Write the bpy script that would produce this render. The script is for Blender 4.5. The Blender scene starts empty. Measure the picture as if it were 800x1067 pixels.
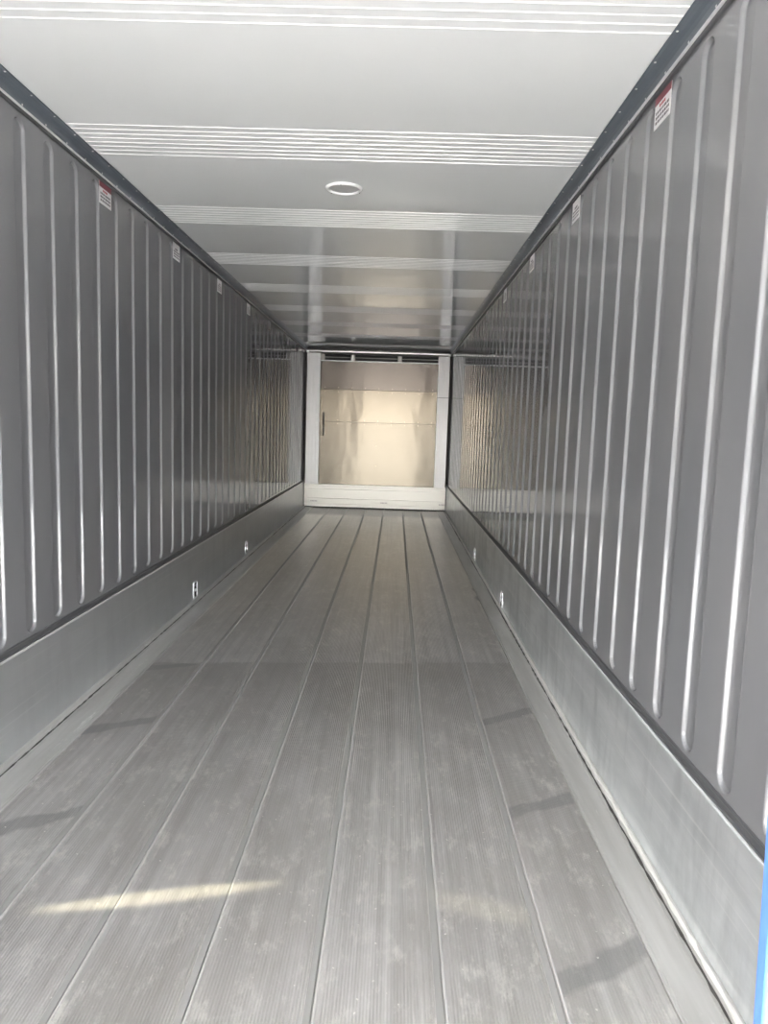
import bpy, math, random
from mathutils import Vector, Matrix
random.seed(7)
PI = math.pi
sc = bpy.context.scene
col = sc.collection

# ---------------------------------------------------------------- camera (metres; camera at the origin, trailer runs along +Y)
A, B = 1.572, 0.908            # distance to the left and right wall
HF, T = 1.442, 1.296           # floor below, ceiling above
ZS = 1.005                     # top of the scuff plates (below camera)
L = 12.69                      # bulkhead
Y0 = -2.5                      # open rear end
yaw, pitch, roll, fpx = -0.01249, -0.11717, 0.03169, 761.5
f = Vector((math.sin(yaw)*math.cos(pitch), math.cos(yaw)*math.cos(pitch), math.sin(pitch)))
r0 = Vector((math.cos(yaw), -math.sin(yaw), 0)); u0 = r0.cross(f)
r = r0*math.cos(roll) + u0*math.sin(roll); u = -r0*math.sin(roll) + u0*math.cos(roll)
cam = bpy.data.cameras.new('camera'); camo = bpy.data.objects.new('camera', cam); col.objects.link(camo)
camo.matrix_world = Matrix(((r.x, u.x, -f.x, 0), (r.y, u.y, -f.y, 0), (r.z, u.z, -f.z, 0), (0, 0, 0, 1)))
cam.sensor_fit = 'VERTICAL'; cam.sensor_height = 36; cam.lens = fpx/1067*36
cam.clip_start = 0.02; cam.clip_end = 500
sc.camera = camo

# ---------------------------------------------------------------- world, sun, portal, exposure
w = bpy.data.worlds.new('World'); sc.world = w; w.use_nodes = True
wn = w.node_tree.nodes; wl = w.node_tree.links; wn.clear()
sky = wn.new('ShaderNodeTexSky'); sky.sky_type = 'NISHITA'; sky.sun_disc = False
sky.sun_elevation = math.radians(48); sky.sun_rotation = math.radians(200); sky.dust_density = 3.0; sky.air_density = 1.0
bg = wn.new('ShaderNodeBackground'); bg.inputs[1].default_value = 1.15
wo = wn.new('ShaderNodeOutputWorld')
hs = wn.new('ShaderNodeHueSaturation'); hs.inputs['Saturation'].default_value = 0.38
wl.new(sky.outputs[0], hs.inputs['Color']); wl.new(hs.outputs[0], bg.inputs[0]); wl.new(bg.outputs[0], wo.inputs[0])
sun = bpy.data.lights.new('sun', 'SUN'); sun.energy = 5.0; sun.angle = 0.009; sun.color = (1, .96, .92)
suno = bpy.data.objects.new('sun', sun); col.objects.link(suno)
suno.rotation_euler = Vector((-.06, .76, -.65)).to_track_quat('-Z', 'Y').to_euler()
# spot lamps added by the open rear to draw two narrow sun streaks
def streak_spot(name, tgt, ang, power, halfw, halft):
    s_ = bpy.data.lights.new(name, 'SPOT'); o_ = bpy.data.objects.new(name, s_); col.objects.link(o_)
    p0 = Vector((-0.2, Y0+.05, T-.1)); d_ = Vector(tgt)-p0; dist = d_.length
    zax = -d_.normalized(); tx = Vector((math.cos(ang), math.sin(ang), 0)); xax = (tx-zax*tx.dot(zax)).normalized(); yax = zax.cross(xax)
    sy_ = halft/halfw
    s_.spot_size = 2*math.atan(halfw/dist); s_.spot_blend = .7; s_.energy = power; s_.color = (1, .92, .62); s_.shadow_soft_size = .004
    m_ = Matrix((xax, yax*sy_, zax)).transposed().to_4x4(); m_.translation = p0; o_.matrix_world = m_
streak_spot('sun_streak_spot', (-.67, 2.06, -HF), .25, 1300, .42, .020)
streak_spot('sun_streak_spot', (.30, 2.07, -HF), -.30, 260, .20, .03)
por = bpy.data.lights.new('rear_opening_portal', 'AREA'); por.shape = 'RECTANGLE'; por.size = A+B; por.size_y = T+HF
por.cycles.is_portal = True
poro = bpy.data.objects.new('rear_opening_portal', por); col.objects.link(poro)
poro.location = ((B-A)/2, Y0, (T-HF)/2); poro.rotation_euler = (PI/2, 0, PI)
sc.view_settings.view_transform = 'Standard'; sc.view_settings.look = 'None'
sc.view_settings.gamma = 1; sc.view_settings.use_curve_mapping = False
sc.view_settings.exposure = 1.84
sc.cycles.max_bounces = 16; sc.cycles.diffuse_bounces = 8; sc.cycles.glossy_bounces = 10
sc.cycles.sample_clamp_indirect = 8

# ---------------------------------------------------------------- helpers
class MB:
    def __init__(s): s.v = []; s.f = []
    def add(s, vs, fs):
        n = len(s.v); s.v += [tuple(p) for p in vs]; s.f += [tuple(i+n for i in q) for q in fs]; return s
    def box(s, x0, x1, y0, y1, z0, z1, c=0.0):
        """box, its edges chamfered by c when c > 0"""
        if c <= 0:
            vs = [(x, y, z) for x in (x0, x1) for y in (y0, y1) for z in (z0, z1)]
            return s.add(vs, [(0,1,3,2), (4,6,7,5), (0,4,5,1), (2,3,7,6), (0,2,6,4), (1,5,7,3)])
        import itertools
        cs = {}; vs = []
        X, Y, Z = (x0, x1), (y0, y1), (z0, z1)
        for i, j, k in itertools.product((0, 1), repeat=3):
            sx, sy, sz = (1-2*i)*c, (1-2*j)*c, (1-2*k)*c
            cs[(i,j,k)] = len(vs)
            vs += [(X[i], Y[j]+sy, Z[k]+sz), (X[i]+sx, Y[j], Z[k]+sz), (X[i]+sx, Y[j]+sy, Z[k])]
        F = []
        for i in (0,1): F.append([cs[(i,0,0)], cs[(i,1,0)], cs[(i,1,1)], cs[(i,0,1)]])
        for j in (0,1): F.append([cs[(0,j,0)]+1, cs[(1,j,0)]+1, cs[(1,j,1)]+1, cs[(0,j,1)]+1])
        for k in (0,1): F.append([cs[(0,0,k)]+2, cs[(1,0,k)]+2, cs[(1,1,k)]+2, cs[(0,1,k)]+2])
        for i in (0,1):
            for j in (0,1): F.append([cs[(i,j,0)], cs[(i,j,1)], cs[(i,j,1)]+1, cs[(i,j,0)]+1])
        for i in (0,1):
            for k in (0,1): F.append([cs[(i,0,k)], cs[(i,1,k)], cs[(i,1,k)]+2, cs[(i,0,k)]+2])
        for j in (0,1):
            for k in (0,1): F.append([cs[(0,j,k)]+1, cs[(1,j,k)]+1, cs[(1,j,k)]+2, cs[(0,j,k)]+2])
        for q in cs.values(): F.append([q, q+1, q+2])
        return s.add(vs, F)
    def prof(s, pts, axis, a0, a1, close=False):
        """extrude a 2D polyline: axis 'y' takes pts as (x, z); axis 'x' takes pts as (y, z)"""
        n = len(pts)
        if axis == 'y': vs = [(p, a0, q) for p, q in pts] + [(p, a1, q) for p, q in pts]
        elif axis == 'x': vs = [(a0, p, q) for p, q in pts] + [(a1, p, q) for p, q in pts]
        else: vs = [(p, q, a0) for p, q in pts] + [(p, q, a1) for p, q in pts]
        m = n if close else n-1
        fs = [(i, (i+1) % n, n+(i+1) % n, n+i) for i in range(m)]
        if close: fs += [tuple(range(n)), tuple(range(2*n-1, n-1, -1))]
        return s.add(vs, fs)
    def lathe(s, pts, n=24, origin=(0,0,0), axis='z'):
        vs = []
        for k in range(n):
            t = 2*PI*k/n
            for rr, h in pts:
                p = (rr*math.cos(t), rr*math.sin(t), h) if axis == 'z' else ((h, rr*math.cos(t), rr*math.sin(t)) if axis == 'x' else (rr*math.cos(t), h, rr*math.sin(t)))
                vs.append((p[0]+origin[0], p[1]+origin[1], p[2]+origin[2]))
        m = len(pts)
        fs = [(k*m+i, k*m+i+1, ((k+1) % n)*m+i+1, ((k+1) % n)*m+i) for k in range(n) for i in range(m-1)]
        return s.add(vs, fs)
    def build(s, name, mat, parent=None, smooth=False, fix=True):
        me = bpy.data.meshes.new(name); me.from_pydata(s.v, [], s.f)
        if fix:
            import bmesh
            bm = bmesh.new(); bm.from_mesh(me)
            bmesh.ops.remove_doubles(bm, verts=bm.verts, dist=1e-6)
            bmesh.ops.recalc_face_normals(bm, faces=bm.faces); bm.to_mesh(me); bm.free()
        me.materials.append(mat)
        if smooth: me.polygons.foreach_set('use_smooth', [True]*len(me.polygons))
        o = bpy.data.objects.new(name, me); col.objects.link(o)
        if parent: o.parent = parent
        return o
def empty(name, loc, rz=0):
    o = bpy.data.objects.new(name, None); col.objects.link(o); o.location = loc; o.rotation_euler = (0, 0, rz)
    o.empty_display_size = .05; return o
def tag(o, label, cat, group=None):
    o['label'] = label; o['category'] = cat
    if group: o['group'] = group
    return o
def struct(o, label=None, cat=None):
    o['kind'] = 'structure'
    if label: o['label'] = label
    if cat: o['category'] = cat
    return o

class M:
    def __init__(s, name, color, rough=.5, metal=0.0, **kw):
        s.m = bpy.data.materials.new(name); s.m.use_nodes = True
        s.t = s.m.node_tree; s.n = s.t.nodes; s.l = s.t.links; s.b = s.n['Principled BSDF']
        s.b.inputs['Base Color'].default_value = (*color, 1); s.b.inputs['Roughness'].default_value = rough
        s.b.inputs['Metallic'].default_value = metal
        for k, v in kw.items(): s.b.inputs[k.replace('_', ' ')].default_value = v
        s.bumps = None; s.color = color
    def co(s, scale=(1,1,1)):
        tc = s.n.new('ShaderNodeTexCoord'); mp = s.n.new('ShaderNodeMapping'); mp.inputs['Scale'].default_value = scale
        s.l.new(tc.outputs['Object'], mp.inputs['Vector']); return mp.outputs[0]
    def noise(s, scale, nscale=1.0, detail=4, rough=.5):
        n = s.n.new('ShaderNodeTexNoise'); n.inputs['Scale'].default_value = nscale
        n.inputs['Detail'].default_value = detail; n.inputs['Roughness'].default_value = rough
        s.l.new(s.co(scale), n.inputs['Vector']); return n.outputs['Fac']
    def ramp(s, fac, a, b, lo=0.0, hi=1.0):
        m = s.n.new('ShaderNodeMapRange'); m.inputs['From Min'].default_value = a; m.inputs['From Max'].default_value = b
        m.inputs['To Min'].default_value = lo; m.inputs['To Max'].default_value = hi; s.l.new(fac, m.inputs['Value']); return m.outputs[0]
    def math(s, op, a, b=None, c=None):
        m = s.n.new('ShaderNodeMath'); m.operation = op
        for i, x in enumerate((a, b, c)):
            if x is None: continue
            if isinstance(x, (int, float)): m.inputs[i].default_value = x
            else: s.l.new(x, m.inputs[i])
        return m.outputs[0]
    def mix(s, fac, a, b):
        m = s.n.new('ShaderNodeMix'); m.data_type = 'RGBA'
        for i, x in ((6, a), (7, b)):
            if isinstance(x, tuple): m.inputs[i].default_value = (*x, 1)
            else: s.l.new(x, m.inputs[i])
        if isinstance(fac, (int, float)): m.inputs[0].default_value = fac
        else: s.l.new(fac, m.inputs[0])
        return m.outputs[2]
    def setc(s, c): s.l.new(c, s.b.inputs['Base Color']); return s
    def setr(s, c): s.l.new(c, s.b.inputs['Roughness']); return s
    def bump(s, h, dist, strength=1.0):
        b = s.n.new('ShaderNodeBump'); b.inputs['Distance'].default_value = dist; b.inputs['Strength'].default_value = strength
        s.l.new(h, b.inputs['Height'])
        if s.bumps: s.l.new(s.bumps, b.inputs['Normal'])
        s.bumps = b.outputs[0]; s.l.new(s.bumps, s.b.inputs['Normal']); return s
    def sep(s):
        tc = s.n.new('ShaderNodeTexCoord'); x = s.n.new('ShaderNodeSeparateXYZ'); s.l.new(tc.outputs['Object'], x.inputs[0]); return x.outputs

# ---------------------------------------------------------------- materials
def m_wall():
    m = M('grey_liner_panel', (.17, .172, .175), .06, 0, IOR=1.75)
    c = m.mix(m.ramp(m.noise((1, 1, .35), 2.2, 5), .35, .65), (.185, .190, .199), (.218, .218, .224))
    sc_ = m.ramp(m.noise((3, 26, 1.2), 3.0, 6, .7), .70, .76, 0, .5)        # thin upright scuffs
    c = m.mix(sc_, c, (.10, .10, .105)); m.setc(c)
    m.setr(m.ramp(m.noise((1, 1, 1), 4.0, 5), .3, .7, .04, .075))
    m.bump(m.noise((1, 1, .7), 1.3, 1), .0012, .5); return m.m
def m_ceiling():
    m = M('white_glossy_ceiling_panel', (.70, .715, .70), .02, 0, IOR=1.85)
    m.setc(m.mix(m.ramp(m.noise((.6, .6, 1), 1.5, 3), .3, .7), (.84, .865, .86), (.88, .90, .895)))
    m.bump(m.noise((1, .6, 1), 1.1, 1), .0018, .5); return m.m
def m_rib(): return M('white_ceiling_bead', (.92, .93, .92), .06, 0, IOR=1.85).m
def m_scuff(name, a, b_, ro, ks, kl):
    m = M(name, a, ro, .72)
    n1 = m.ramp(m.noise((1, .8, 3), 2.0, 6, .6), .32, .68)
    c = m.mix(n1, a, b_)
    st = m.ramp(m.noise((1, 5, 1.2), 1.6, 5, .6), .46, .72, 0, ks)          # runs of dirt
    c = m.mix(st, c, tuple(v*.72 for v in a))
    lt = m.ramp(m.noise((1, .5, 45), 1.5, 3, .6), .60, .70, 0, kl)           # long rubbed scratches
    c = m.mix(lt, c, tuple(min(1, v*1.35) for v in b_)); m.setc(c)
    m.bump(m.noise((1, .6, 1), 1.5, 2), .002, .5); return m.m
def m_floor():
    m = M('ribbed_aluminium_floor', (.4, .4, .4), .285, .62)
    x = m.sep(); X, Y = x[0], x[1]
    pid = m.math('FLOOR', m.math('DIVIDE', m.math('ADD', X, 1.401), .3074))
    wn_ = m.n.new('ShaderNodeTexWhiteNoise'); wn_.noise_dimensions = '1D'; m.l.new(pid, wn_.inputs['W'])
    streak = m.ramp(m.noise((34, .6, 1), 1.0, 6, .7), .32, .68)
    c = m.mix(streak, (.40, .40, .41), (.78, .78, .785))
    c = m.mix(m.ramp(wn_.outputs[0], 0, 1, 0, .35), c, (.48, .475, .48))
    blot = m.ramp(m.noise((1.6, .8, 1), 1.7, 7, .65), .40, .64, 0, .6)
    c = m.mix(blot, c, (.33, .325, .32))
    dust = m.ramp(m.noise((7, 3, 1), 2.3, 8, .78), .52, .68, 0, .8)          # pale dust and scuffs
    c = m.mix(dust, c, (.86, .85, .82))
    # floor reflection painted in: darkening that stops at a ragged edge across the planks
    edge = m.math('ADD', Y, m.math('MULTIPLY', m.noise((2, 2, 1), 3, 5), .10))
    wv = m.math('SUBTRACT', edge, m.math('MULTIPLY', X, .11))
    refl_dark = m.math('MULTIPLY', m.ramp(wv, 3.0, 4.36, 0, .58), m.ramp(wv, 4.38, 4.41, 1, 0))
    c = m.mix(refl_dark, c, (.27, .27, .27))
    c = m.mix(m.ramp(wv, 4.4, 7.5, .25, .6), c, (.74, .68, .59))  # warm reflection of the bulkhead painted into the far floor colour
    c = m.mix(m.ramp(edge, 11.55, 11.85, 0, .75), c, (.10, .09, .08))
    # slanted dark rub marks across the two outer planks
    outer = m.math('ADD', m.math('MULTIPLY', m.math('GREATER_THAN', X, .471), m.math('LESS_THAN', X, .75)),
                   m.math('MULTIPLY', m.math('GREATER_THAN', X, -1.39), m.math('LESS_THAN', X, -1.10)))
    ph = m.math('FRACT', m.math('DIVIDE', m.math('ADD', m.math('SUBTRACT', Y, m.math('MULTIPLY', X, .60)),
                  m.math('MULTIPLY', m.noise((3, 3, 1), 2, 3), .12)), .86))
    band = m.ramp(m.math('ABSOLUTE', m.math('SUBTRACT', ph, .78)), .04, .065, 1, 0)
    band = m.math('MULTIPLY', m.math('MULTIPLY', band, outer), m.math('MULTIPLY', m.math('LESS_THAN', Y, 4.2), .55))
    c = m.mix(band, c, (.28, .28, .28))
    # two oily spots by the right edge
    for (sx, sy) in ((.80, 6.50), (.79, 6.15)):
        dx = m.math('DIVIDE', m.math('SUBTRACT', X, sx), .065); dy = m.math('DIVIDE', m.math('SUBTRACT', Y, sy), .13)
        d = m.math('ADD', m.math('MULTIPLY', dx, dx), m.math('MULTIPLY', dy, dy))
        c = m.mix(m.ramp(d, .5, 1.2, .6, 0), c, (.09, .085, .08))
    vo = m.n.new('ShaderNodeTexVoronoi'); vo.inputs['Scale'].default_value = 24; m.l.new(m.co((1, 1, 1)), vo.inputs['Vector'])
    spk = m.math('MULTIPLY', m.ramp(vo.outputs['Distance'], .05, .10, 1, 0), m.ramp(m.noise((1, 1, 1), 5, 3), .46, .54))
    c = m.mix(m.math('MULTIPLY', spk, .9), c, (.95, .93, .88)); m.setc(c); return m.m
def m_strip():
    m = M('smooth_floor_edge_strip', (.45, .44, .41), .36, .35)
    c = m.mix(m.ramp(m.noise((6, .5, 6), 2.0, 6, .6), .35, .65), (.43, .425, .405), (.55, .545, .525))
    c = m.mix(m.ramp(m.noise((9, 1.2, 9), 2.3, 7, .75), .62, .72, 0, .6), c, (.88, .87, .84)); m.setc(c); return m.m
def m_polish(name, c0, ro, hz, dz=.0):
    m = M(name, c0, ro, .92)
    m.b.inputs['Anisotropic'].default_value = .85; m.b.inputs['Anisotropic Rotation'].default_value = .25
    tg = m.n.new('ShaderNodeTangent'); tg.direction_type = 'RADIAL'; tg.axis = 'Z'; m.l.new(tg.outputs[0], m.b.inputs['Tangent'])
    m.setc(m.mix(m.ramp(m.noise((2, 2, .8), 1.6, 4), .35, .65), tuple(v*.93 for v in c0), c0))
    m.bump(m.noise((1.5, 1, .5), 1.6, 2), hz, 1.0); return m.m
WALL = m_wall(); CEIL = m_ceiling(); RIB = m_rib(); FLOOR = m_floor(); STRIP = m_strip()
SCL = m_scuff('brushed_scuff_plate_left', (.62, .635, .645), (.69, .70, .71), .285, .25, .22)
SCR = m_scuff('brushed_scuff_plate_right', (.66, .685, .70), (.90, .92, .93), .29, .6, .4)  # same metal as the left plate; its stronger light is put into the colour
COVE = M('dark_cove_moulding', (.165, .19, .22), .28, .35).m
LIP = M('pale_aluminium_lip', (.80, .81, .82), .3, .3).m
DARKTRIM = M('dark_wall_trim', (.085, .087, .09), .45).m
SCREW = M('pale_screw_head', (.80, .81, .80), .35, .3).m
POLU = m_polish('polished_bulkhead_upper', (.052, .046, .040), .17, .005)
POLM = m_polish('polished_bulkhead_middle', (.076, .067, .053), .15, .006)
POLL = m_polish('polished_bulkhead_lower', (.072, .064, .051), .16, .005)
WHITE = M('white_aluminium', (.46, .46, .46), .38, .35).m
WHITE2 = M('white_kick_panel', (.41, .40, .37), .36, .35).m
DIMALU = M('dull_slot_metal', (.30, .29, .275), .4, .4).m
GREY = M('grey_strip', (.16, .16, .155), .5).m
BLACK = M('dark_recess', (.02, .02, .02), .7).m
SEAM = M('dark_seam', (.06, .055, .05), .7).m
STEEL = M('bright_steel', (.75, .75, .74), .25, 1).m
RIV = M('dull_rivet', (.20, .185, .16), .4, .6).m
ALU = M('grey_aluminium_rail', (.26, .255, .245), .3, .7).m
PAPER = M('white_sticker', (.80, .79, .79), .45).m
RED = M('red_sticker_band', (.20, .030, .048), .45).m
INK = M('grey_sticker_print', (.16, .15, .16), .6).m
REDINK = M('red_sticker_print', (.42, .07, .09), .6).m
BLUE = M('blue_painted_metal', (.13, .30, .86), .35).m
LENS = M('lamp_lens', (.52, .53, .52), .25, 0).m
OUT = M('outside_concrete', (.59, .575, .55), .9).m
SKIN = M('outer_trailer_skin', (.7, .7, .7), .4).m

# ---------------------------------------------------------------- side walls: panels with pressed round-ended grooves
GR = .0465
def wall(name, side, first):
    xw = -(A+.006) if side < 0 else B+.006
    out = -1 if side < 0 else 1
    s = .254; z0, z1 = -.955, 1.205
    D = .013
    mb = MB()
    rings = [(GR+.001, 0), (.0450, .0007), (.0430, .0020), (.0415, .0040), (.0385, .0095), (.0365, .0118), (.034, D)]
    NS = 12
    def contour(rad, yc):
        top = z1-GR; bot = z0+GR
        pts = [(yc+rad*math.cos(t), top+rad*math.sin(t)) for t in [PI*k/NS for k in range(NS+1)]]
        pts += [(yc+rad*math.cos(t), bot+rad*math.sin(t)) for t in [PI+PI*k/NS for k in range(NS+1)]]
        return pts
    k0 = math.ceil((Y0-first)/s+.5); k1 = math.floor((L-first)/s-.2)
    ztop, zbot = T+.01, -HF-.02
    for k in range(k0, k1+1):
        yc = first+k*s; ya, yb = yc-s/2, yc+s/2
        n = 2*(NS+1); vs = []
        for rad, d in rings: vs += [(xw+out*d, y, z) for y, z in contour(rad, yc)]
        # boundary rectangle points matching the outer contour
        rect = []
        for q in range(NS+1):
            t = PI*q/NS
            if q == 0: p = (yb, z1-GR)
            elif q == NS: p = (ya, z1-GR)
            else:
                cx, sx = math.cos(t), math.sin(t); e = min((s/2)/max(abs(cx), 1e-6), (ztop-z1+GR)/sx); p = (yc+cx*e, z1-GR+sx*e)
            rect.append(p)
        for q in range(NS+1):
            t = PI+PI*q/NS
            if q == 0: p = (ya, z0+GR)
            elif q == NS: p = (yb, z0+GR)
            else:
                cx, sx = math.cos(t), -math.sin(t); e = min((s/2)/max(abs(cx), 1e-6), (z0+GR-zbot)/sx); p = (yc+cx*e, z0+GR-sx*e)
            rect.append(p)
        base = len(vs); vs += [(xw, y, z) for y, z in rect]
        corners = len(vs); vs += [(xw, yb, ztop), (xw, ya, ztop), (xw, ya, zbot), (xw, yb, zbot)]
        fs = []
        for ri in range(len(rings)-1):
            for q in range(n): fs.append((ri*n+q, ri*n+(q+1) % n, (ri+1)*n+(q+1) % n, (ri+1)*n+q))
        lr = (len(rings)-1)*n
        for q in range(NS//2): # floor of the groove as quads across
            fs.append((lr+q, lr+q+1, lr+NS-q-1, lr+NS-q))
            fs.append((lr+NS+1+q, lr+NS+2+q, lr+2*NS+1-q-1, lr+2*NS+1-q))
        fs.append((lr, lr+NS, lr+NS+1, lr+2*NS+1))
        for q in range(n):
            i, j = base+q, base+(q+1) % n
            pi, pj = vs[i], vs[j]; extra = None
            for ci in range(4):
                cpt = vs[corners+ci]
                onI = abs(pi[1]-cpt[1]) < 1e-6 and abs(pj[2]-cpt[2]) < 1e-6 and abs(pi[2]-cpt[2]) > 1e-6 and abs(pj[1]-cpt[1]) > 1e-6
                onJ = abs(pi[2]-cpt[2]) < 1e-6 and abs(pj[1]-cpt[1]) < 1e-6 and abs(pj[2]-cpt[2]) > 1e-6 and abs(pi[1]-cpt[1]) > 1e-6
                if onI or onJ: extra = corners+ci
            fs.append((q, i, extra, j, (q+1) % n) if extra is not None else (q, i, j, (q+1) % n))
        mb.add(vs, fs)
    ya, yb = first+k0*s-s/2, first+k1*s+s/2
    for (p, q) in ((Y0, ya), (yb, L+.05)):
        if q > p: mb.add([(xw, p, zbot), (xw, q, zbot), (xw, q, ztop), (xw, p, ztop)], [(0, 1, 2, 3)])
    # outer skin gives the wall its thickness
    xo = xw+out*.06
    mb.add([(xo, Y0, zbot), (xo, L+.1, zbot), (xo, L+.1, ztop), (xo, Y0, ztop), (xw, Y0, zbot), (xw, Y0, ztop)], [(0, 1, 2, 3), (0, 3, 5, 4)])
    return struct(mb.build(name, WALL, fix=False))
wall('wall_left', -1, 2.87)
wall('wall_right', 1, 2.14)

# ---------------------------------------------------------------- floor
def floor():
    seams = [-1.401, -1.097, -.787, -.468, -.160, .168, .469, .755]
    mb = MB(); pts = []
    z = -HF
    for i in range(len(seams)-1):
        a, b = seams[i], seams[i+1]
        # interlocking joint: dark slot, then a raised round lip, then a smooth margin
        pts += [(a-.002, z-.008), (a+.002, z-.008), (a+.0025, z+.002), (a+.0045, z+.0045), (a+.0075, z+.0045), (a+.0095, z+.002), (a+.011, z-.0008), (a+.018, z-.0008)]
        n = int((b-.020-(a+.018))/.0085); p = (b-.020-(a+.018))/n
        x = a+.018
        for k in range(n):
            pts += [(x+p*.18, z-.0008), (x+p*.34, z+.0007), (x+p*.66, z+.0007), (x+p*.82, z-.0008)]; x += p
        pts += [(b-.020, z-.0008), (b-.0025, z-.0014)]
    pts = [(-A-.006, z-.001), (seams[0]-.003, z-.001)] + pts + [(seams[-1]-.0015, z-.006), (seams[-1]+.0015, z-.006), (seams[-1]+.003, z-.001), (B+.006, z-.001)]
    mb.prof(pts, 'y', Y0, L+.03)
    mb.box(-A-.05, B+.05, Y0, L+.05, z-.09, z-.012)
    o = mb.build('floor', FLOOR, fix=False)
    o.data.materials.append(M('worn_joint_lip', (.60, .59, .57), .35, .35).m); o.data.materials.append(M('grimy_joint', (.38, .375, .36), .42, .4).m)
    for pg in o.data.polygons:
        x = pg.center.x
        if pg.center.z > z+.02 or pg.center.z < z-.011: continue
        for a in seams:
            if a+.0021 < x < a+.0097: pg.material_index = 1
            elif a-.0205 < x < a+.0021 and -1.3 < a < .7: pg.material_index = 2
    return struct(o)
fl = floor()
# smooth raised strips along both edges of the floor
def edge_strip(name, x_in, x_out, wall_x, sgn):
    mb = MB(); z = -HF; o = sgn
    pts = [(x_in, z-.004), (x_in, z+.002), (x_in+o*.003, z+.0045), (x_in+o*.006, z+.0045), (x_in+o*.008, z+.002), (x_in+o*.012, z+.002), (x_in+o*.014, z+.004),
           (x_out-o*.003, z+.004), (x_out, z+.006), (x_out+o*.004, z+.006), (x_out+o*.008, z+.003), (x_out+o*.016, z+.003), (x_out+o*.019, z+.008), (x_out+o*.024, z+.010), (x_out+o*.028, z+.012), (wall_x, z+.012), (wall_x, z-.004)]
    mb.prof(pts, 'y', Y0, L-.01, close=True)
    return struct(mb.build(name, STRIP))
tr1 = edge_strip('trim_1', -1.401, -1.518, -A-.004, -1)
tr2 = edge_strip('trim_2', .755, .862, B+.004, 1)
def sealant(name, x, z, r0_, y0, y1, mat, par, amp, seed, step=.035):
    rn = random.Random(seed); m_ = MB(); vs = []; n = 0; y = y0
    while y < y1:
        rr = r0_*(1+amp*rn.uniform(-1, 1)); dx = rn.uniform(-.0015, .0015)
        vs += [(x+dx-rr, y, z), (x+dx-rr*.6, y, z+rr*.7), (x+dx+rr*.6, y, z+rr*.7), (x+dx+rr, y, z)]; n += 1; y += step if y < 6 else step*4
    fs = [(4*k+i, 4*k+i+1, 4*k+5+i, 4*k+4+i) for k in range(n-1) for i in range(3)]
    m_.add(vs, fs); return m_.build(name, mat, par)
SEALANT = M('pale_sealant', (.66, .65, .62), .5).m; DIRT = M('dark_gap_dirt', (.055, .052, .048), .7).m
sealant('sealant_bead', .893, -HF+.010, .0075, Y0+.1, L-.1, SEALANT, tr2, .35, 3)
sealant('dirt_line', -1.534, -HF+.0028, .004, Y0+.1, L-.1, DIRT, tr1, .5, 5)
sealant('dirt_line', .8775, -HF+.0028, .0042, Y0+.1, L-.1, DIRT, tr2, .55, 4)

# ---------------------------------------------------------------- scuff plates
def scuff(name, sgn, mat):
    x = -A if sgn < 0 else B
    mb = MB(); o = sgn
    pts = [(x+o*.006, -HF-.005), (x, -HF+.0), (x, -ZS-.004), (x+o*.003, -ZS), (x+o*.03, -ZS), (x+o*.03, -HF-.005)]
    mb.prof(pts, 'y', Y0, L-.02, close=True)
    b_ = struct(mb.build(name, mat))
    # bright rolled edge along the top
    e = MB(); e.prof([(x-o*.002, -ZS-.009), (x-o*.0045, -ZS-.004), (x-o*.003, -ZS+.0015), (x+o*.004, -ZS+.002), (x+o*.001, -ZS-.009)], 'y', Y0, L-.02, close=True)
    e.build('rolled_edge', LIP, b_)
    return b_
scuff('baseboard_left', -1, SCL); scuff('baseboard_right', 1, SCR)
def dark_trim(name, sgn):
    x = -A-.006 if sgn < 0 else B+.006
    o = -sgn; mb = MB()
    pts = [(x, -ZS+.001), (x+o*.005, -ZS+.001), (x+o*.007, -ZS+.010), (x+o*.004, -ZS+.013), (x+o*.004, -ZS+.028), (x+o*.0055, -ZS+.032), (x+o*.002, -ZS+.038), (x, -ZS+.038)]
    mb.prof(pts, 'y', Y0, L-.02, close=True)
    return struct(mb.build(name, DARKTRIM))
dark_trim('trim_3', -1); dark_trim('trim_4', 1)

# ---------------------------------------------------------------- ceiling with groups of fine beads
mb = MB(); mb.box(-A-.06, B+.06, Y0, L+.1, T, T+.06)
ceil_ = struct(mb.build('ceiling', CEIL))
mb = MB()
k = -3
while True:
    yc = 3.600+1.223*k; k += 1
    if yc > L-.4: break
    if yc < Y0+.3: continue
    for q in range(8):
        y = yc+(q-3.5)*.0515; hw = .0042
        mb.prof([(y-hw, T+.001), (y-hw*.8, T-.001), (y-hw*.3, T-.0022), (y+hw*.3, T-.0022), (y+hw*.8, T-.001), (y+hw, T+.001)], 'x', -A+.02, B-.02)
bead = mb.build('bead', RIB, ceil_); bead['kind'] = 'stuff'

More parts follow.
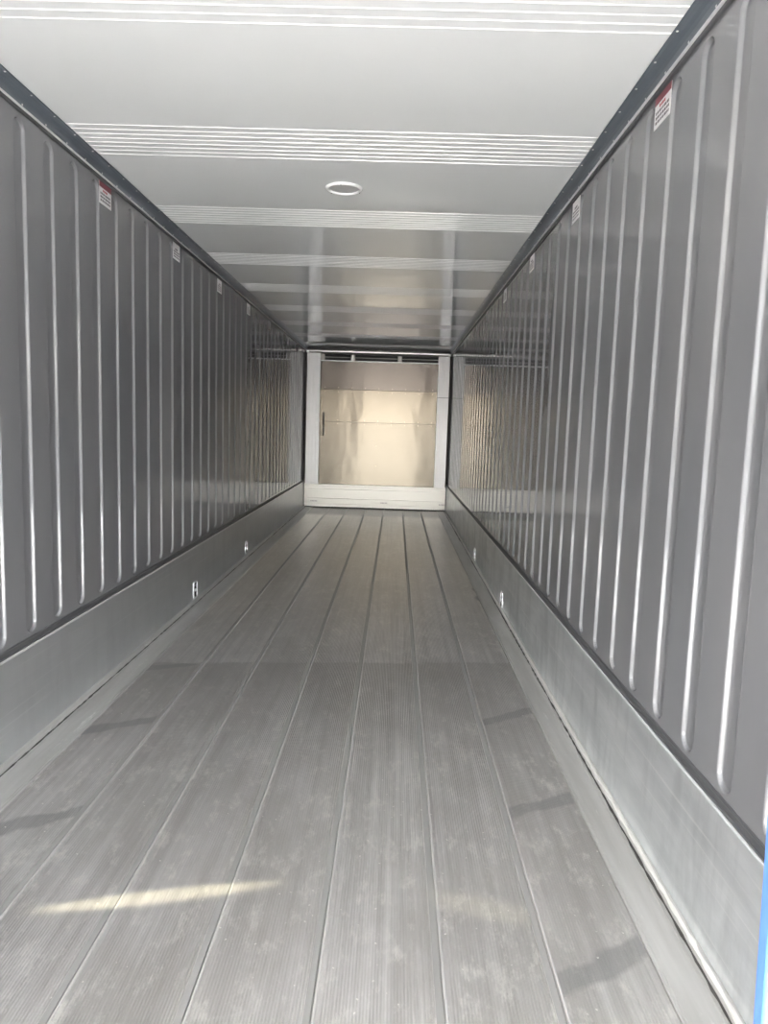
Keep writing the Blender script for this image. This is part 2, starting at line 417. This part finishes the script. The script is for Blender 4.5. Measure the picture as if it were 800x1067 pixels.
# ---------------------------------------------------------------- cove mouldings along the ceiling
def screw_mesh():
    m = MB(); m.lathe([(0, .0030), (.0022, .0027), (.0042, .0014), (.0048, 0)], 8); o = m.build('screw', SCREW, smooth=True); return o
scr0 = screw_mesh(); scr_used = False
def put_screw(parent, loc, nrm):
    global scr_used
    o = scr0 if not scr_used else scr0.copy()
    if scr_used: col.objects.link(o)
    scr_used = True
    o.parent = parent; o.location = loc; o.rotation_euler = Vector(nrm).to_track_quat('Z', 'Y').to_euler()
def cove(name, sgn, y_up, y_low):
    x = -A-.004 if sgn < 0 else B+.004
    o = -sgn; mb = MB()
    P = [(0, T-.002), (.060, T-.002), (.062, T-.004), (.060, T-.006), (.048, T-.006), (.036, T-.010), (.026, T-.018), (.019, T-.030), (.0165, T-.042), (.016, T-.054), (0, T-.054)]
    mb.prof([(x+o*a, z) for a, z in P], 'y', Y0, L-.0, close=True)
    m = struct(mb.build(name, COVE))
    lp = MB(); lp.prof([(x, T-.054), (x+o*.0175, T-.0535), (x+o*.020, T-.0555), (x+o*.020, T-.0585), (x+o*.0175, T-.060), (x, T-.060)], 'y', Y0, L, close=True)
    lp.build('lip', LIP, m)
    shd = MB(); shd.prof([(x, T-.0598), (x+o*.010, T-.0598), (x+o*.008, T-.070), (x, T-.072)], 'y', Y0, L, close=True); shd.build('lip_shade', DARKTRIM, m)  # dark strip painting the shade under the lip, not a real part
    y = y_up
    while y < L-.1: put_screw(m, (x+o*.050, y, T-.0062), (0, 0, -1)); y += .2025
    y = y_low
    while y < L-.1: put_screw(m, (x+o*.0163, y, T-.047), (o, 0, 0)); y += .2030
    return m
cove('trim_5', -1, 2.924-.405, 3.116-.406)
cove('trim_6', 1, 2.529-.405, 2.310-.406)

# ---------------------------------------------------------------- bulkhead at the far end
mb = MB(); mb.box(-A-.06, B+.06, L+.04, L+.10, -HF-.02, T+.01)
struct(mb.build('wall_back', WALL))
bk = empty('bulkhead', (-.33, L, -HF))
tag(bk, 'tall polished metal bulkhead with white side posts closing the far end', 'bulkhead')
def part(m, name, mat, parent=bk, smooth=False):
    o = m.build(name, mat, parent, smooth); o.matrix_parent_inverse = Matrix.Translation((.33, -L, HF)); return o
XL, XR = -1.318, .690     # inner edges of the posts
# fluted side posts
def post(x0, x1):
    m = MB(); n = 4; p = (x1-x0)/n; pts = []
    for k in range(n):
        pts += [(x0+k*p+.003, L-.055), (x0+(k+1)*p-.003, L-.055), (x0+(k+1)*p-.001, L-.051)]
    pts = [(x0, L+.04)] + [(x0, L-.052)] + pts[:-1] + [(x1, L-.052), (x1, L+.04)]
    m.prof(pts, 'z', -1.04, 1.20, close=True); return m
pl = part(post(-1.545, XL), 'post', WHITE); pr = part(post(XR, .882), 'post', WHITE)
m = MB(); m.box(XR+.002, .880, L-.0565, L-.054, .502, .510); o = part(m, 'joint_line', SEAM, pr); o.matrix_parent_inverse = Matrix()
pl.matrix_parent_inverse = Matrix.Translation((.33, -L, HF)); o.matrix_parent_inverse = Matrix.Identity(4)
def reparent(o, par):    # keep a sub-part where it was modelled (scene coordinates)
    o.parent = par; o.matrix_parent_inverse = Matrix.Identity(4)
# dark gaps beside the posts
m = MB(); m.box(-A-.004, -1.545, L-.01, L+.04, -1.03, 1.24); part(m, 'gap', SEAM)
m = MB(); m.box(.882, B+.004, L-.01, L+.04, -1.03, 1.24); part(m, 'gap', SEAM)
def panel(z0, z1, mat, name, bow):
    m = MB(); nx, nz = 40, 16; vs = []; fs = []
    for j in range(nz+1):
        for i in range(nx+1):
            xx = XL-.01+(XR-XL+.02)*i/nx; zz = z0+(z1-z0)*j/nz
            d = bow*(math.sin(xx*5.1+zz*.7+1.2)*.6+math.sin(xx*9.3-zz*1.3)*.4)*math.sin(PI*j/nz)
            vs.append((xx, L+.012+d, zz))
    for j in range(nz):
        for i in range(nx): q = j*(nx+1)+i; fs.append((q, q+1, q+nx+2, q+nx+1))
    n = len(vs)
    vs += [(XL-.01, L+.035, z0), (XR+.01, L+.035, z0), (XR+.01, L+.035, z1), (XL-.01, L+.035, z1)]
    fs += [(n, n+3, n+2, n+1)]
    fs += [tuple(range(0, nx+1)) + (n+1, n), tuple(range(nz*(nx+1)+nx, nz*(nx+1)-1, -1)) + (n+3, n+2)]
    m.add(vs, fs); return part(m, name, mat, smooth=False)
pu = panel(.602, 1.075, POLU, 'panel', .0)
pm = panel(.050, .596, POLM, 'panel', .0)
pw = panel(-1.04, .044, POLL, 'panel', .0)
rv0 = None
def rivet(par, x, z):
    global rv0
    if rv0 is None:
        q = MB(); q.lathe([(0, -.004), (.004, -.0035), (.0075, 0)], 8, axis='y'); rv0 = q.build('rivet', RIV, smooth=True); o = rv0
    else: o = rv0.copy(); col.objects.link(o)
    o.parent = par; o.matrix_parent_inverse = Matrix.Identity(4); o.location = (x, L+.012, z)
for q in range(9):
    x = XL+.08+q*(XR-XL-.16)/8
    rivet(pu, x, .630); rivet(pm, x, .560); rivet(pm, x, .075); rivet(pw, x, .018)
for z in (-.35, -.7): rivet(pw, -.33, z)
m = MB(); m.box(XL, XR, L+.0095, L+.02, .597, .601); m.box(XL, XR, L+.0095, L+.02, .045, .049); part(m, 'panel_seam', SEAM)
# thin grab strip on the left of the panels
m = MB(); m.box(-1.268, -1.238, L-.004, L+.014, -.20, .20, .003)
gs = part(m, 'grab_strip', GREY)
m = MB()
for q in range(9): m.box(-1.261, -1.245, L-.0055, L-.003, -.18+q*.042, -.155+q*.042)
o = m.build('slot', SEAM, gs); o.matrix_parent_inverse = Matrix.Identity(4)
# kick panel across the bottom with long ribs
m = MB()
P = [(L+.03, -1.036), (L-.064, -1.036)]
for za, zb in ((-1.064, -1.074), (-1.104, -1.116), (-1.270, -1.281), (-1.366, -1.378)):
    P += [(L-.064, za), (L-.046, za-.001), (L-.046, zb+.001), (L-.064, zb)]
P += [(L-.064, -1.424), (L+.03, -1.424)]
m.prof(P, 'x', -1.553, .894, close=True); kp = part(m, 'kick_panel', WHITE2)
for xc in (-1.44, -.22, .79):
    q = MB()
    for j in range(5): q.box(xc+j*.024, xc+j*.024+.015, L-.0655, L-.0635, -1.342, -1.318)
    o = q.build('stamped_mark', INK, kp); o.matrix_parent_inverse = Matrix.Identity(4)
m = MB(); m.box(-1.55, .89, L-.05, L+.02, -HF, -1.424); part(m, 'gap', BLACK)
# air slot under the ceiling
m = MB(); m.box(XL, XR, L+.020, L+.035, 1.075, 1.20); part(m, 'slot_back', BLACK)
m = MB(); m.box(XL, XR, L-.02, L+.03, 1.186, 1.20, .003); part(m, 'slot_header', GREY)
m = MB(); m.box(XL, XR, L-.012, L-.004, 1.132, 1.144, .002); part(m, 'slot_blade', DIMALU)
m = MB(); m.prof([(L-.002, 1.072), (L-.010, 1.078), (L-.010, 1.086), (L-.004, 1.089), (L+.03, 1.089), (L+.03, 1.072)], 'x', XL, XR, close=True); part(m, 'slot_sill', LIP)
for xc in (-1.29, -.77, .03):
    m = MB(); m.box(xc-.038, xc+.038, L-.018, L+.02, 1.088, 1.188, .004); part(m, 'slot_spacer', DIMALU)
# header cove in the corner of ceiling and bulkhead
m = MB(); m.prof([(L+.03, T-.002), (L-.075, T-.002), (L-.078, T-.006), (L-.070, T-.012), (L-.052, T-.020), (L-.036, T-.034), (L-.028, T-.052), (L-.026, T-.070), (L-.040, T-.074), (L-.046, T-.082), (L-.040, T-.090), (L-.022, T-.094), (L+.03, T-.094)], 'x', -A+.0, B-.0, close=True)
hc = part(m, 'cove_rail', ALU)
for sx in (-A+.035, B-.035):
    q = MB(); q.box(sx-.022, sx+.022, L-.075, L-.028, T-.092, T-.062, .008); o = q.build('corner_cap', LIP, hc); o.matrix_parent_inverse = Matrix.Identity(4)

# ---------------------------------------------------------------- tie sockets in the scuff plates
def rrect(w_, h_, r_, n=5):
    pts = []
    for (cx, cz, a0) in ((w_/2-r_, h_/2-r_, 0), (-w_/2+r_, h_/2-r_, PI/2), (-w_/2+r_, -h_/2+r_, PI), (w_/2-r_, -h_/2+r_, 1.5*PI)):
        for k in range(n+1): t = a0+PI/2*k/n; pts.append((cx+r_*math.cos(t), cz+r_*math.sin(t)))
    return pts
def make_socket():
    root = empty('tie_socket', (0, 0, 0))    # faces +X
    fr = MB(); rings = [(.100, .140, .018, .000), (.100, .140, .018, .004), (.097, .137, .016, .006), (.085, .125, .012, .006), (.082, .122, .011, .001)]
    vs = []; fs = []
    for w_, h_, r_, x in rings: vs += [(x, p, q) for p, q in rrect(w_, h_, r_)]
    n = 24
    for i in range(len(rings)-1):
        for q in range(n): fs.append((i*n+q, i*n+(q+1) % n, (i+1)*n+(q+1) % n, (i+1)*n+q))
    fr.add(vs, fs); fr.build('rim', LIP, root)
    bp = MB(); bp.prof([(p, q) for p, q in rrect(.080, .120, .012)], 'x', .0002, .0012, close=True); bp.build('recess', BLACK, root)
    pn = MB(); pn.prof([(p, q) for p, q in rrect(.026, .022, .007)], 'x', .001, .007, close=True); pn.build('pin', LIP, root)
    b2 = MB(); b2.box(.001, .004, -.026, .010, .034, .046, .001); b2.build('latch', ALU, root)
    return root
def copy_tree(o, parent=None):
    c = o.copy(); col.objects.link(c)
    if parent: c.parent = parent
    for ch in list(o.children): copy_tree(ch, c)
    return c
sock0 = make_socket()
SOCK = [(-1, 5.745, -1.358, 'bright rimmed tie socket in the left metal kick plate, the nearer one'),
        (-1, 7.780, -1.350, 'small tie socket in the left metal kick plate, farther down the trailer'),
        (1, 5.850, -1.378, 'bright rimmed tie socket in the right metal kick plate, the nearer one'),
        (1, 7.900, -1.365, 'small tie socket in the right metal kick plate, farther down the trailer')]
roots = [sock0] + [copy_tree(sock0) for _ in range(3)]
for o, (sg, y, z, lb) in zip(roots, SOCK):
    o.location = (-A if sg < 0 else B, y, z); o.rotation_euler = (0, 0, 0 if sg < 0 else PI)
    tag(o, lb, 'socket', 'tie sockets along the kick plates')

# ---------------------------------------------------------------- warning stickers high on the walls
def make_sticker(red=True):
    root = empty('warning_sticker', (0, 0, 0))    # faces +X, centre on the origin
    m = MB(); m.prof(rrect(.160, .110, .003, 5), 'x', -.0002, .0010, close=True); m.build('sheet', PAPER, root)
    if red: m = MB(); m.box(.0010, .0014, -.080, .080, .028, .055); m.build('heading_band', RED, root)
    m = MB(); x = -.032
    for wd in (.012, .009, .014, .011):
        m.box(.0010, .0014, x, x+wd, .010, .021); x += wd+.004
    m.build('heading_print', REDINK if red else INK, root)
    m = MB(); rnd = random.Random(3)
    for z in (-.007, -.024, -.041):
        x = -.066
        while x < .060:
            wd = rnd.uniform(.008, .022); wd = min(wd, .066-x); m.box(.0010, .0013, x, x+wd, z, z+.010); x += wd+rnd.uniform(.003, .006)
    m.build('small_print', INK, root)
    return root
ORD = ['nearest', 'second', 'third', 'fourth', 'fifth', 'sixth', 'seventh', 'eighth']
st0 = {True: make_sticker(True), False: make_sticker(False)}; used = set()
for sg, y1, nm in ((-1, 4.013, 'left'), (1, 2.775, 'right')):
    k = 0; y = y1
    while y < 11.6:
        red = k == 0; o = copy_tree(st0[red]) if red in used else st0[red]; used.add(red)
        o.location = (-A-.006 if sg < 0 else B+.006, y, 1.163); o.rotation_euler = (0, 0, 0 if sg < 0 else PI)
        w_ = 'nearest the camera' if k == 0 else ('the %s from the camera' % ORD[k])
        tag(o, '%s sticker high on the %s wall, %s' % ('red topped white' if red else 'small plain white', nm, w_), 'sticker', 'warning stickers high on the walls')
        y += 1.262; k += 1

# ---------------------------------------------------------------- round lamp in the ceiling
dl = empty('dome_lamp', (-.330, 4.215, T))
tag(dl, 'round unlit lamp with a white rim set in the ceiling', 'lamp')
m = MB(); m.lathe([(.080, 0), (.080, -.004), (.084, -.009), (.092, -.011), (.099, -.009), (.103, -.004), (.104, 0)], 40); m.build('rim', RIB, dl, smooth=True)
m = MB(); m.lathe([(0, -.006), (.03, -.0055), (.055, -.004), (.081, -.001)], 40); m.build('lens', LENS, dl, smooth=True)
for q in range(3):
    t = q*2.1+.4; m = MB(); m.lathe([(0, -.013), (.003, -.0125), (.004, -.010)], 8, (math.cos(t)*.092, math.sin(t)*.092, 0)); m.build('screw', STEEL, dl)

# ---------------------------------------------------------------- blue upright by the right wall, close to the camera
bp = empty('blue_post', (.776, 1.30, -HF+.003)); bp.rotation_euler = (0, math.radians(-1.6), 0)
tag(bp, 'bright blue painted upright bar standing at the right edge by the kick plate', 'post')
m = MB(); m.prof([(p, q) for p, q in rrect(.062, .040, .008)], 'z', .006, .82, close=True); m.build('tube', BLUE, bp)
m = MB(); m.prof([(p, q) for p, q in rrect(.058, .036, .008)], 'z', .82, .832, close=True); m.build('end_cap', BLUE, bp)
m = MB(); m.box(-.045, .045, -.035, .035, 0, .006, .002); m.build('foot_plate', BLUE, bp)

# ---------------------------------------------------------------- outside the open end
m = MB(); m.box(-30, 30, -50, 20, -HF-1.35, -HF-1.25); struct(m.build('ground', OUT))
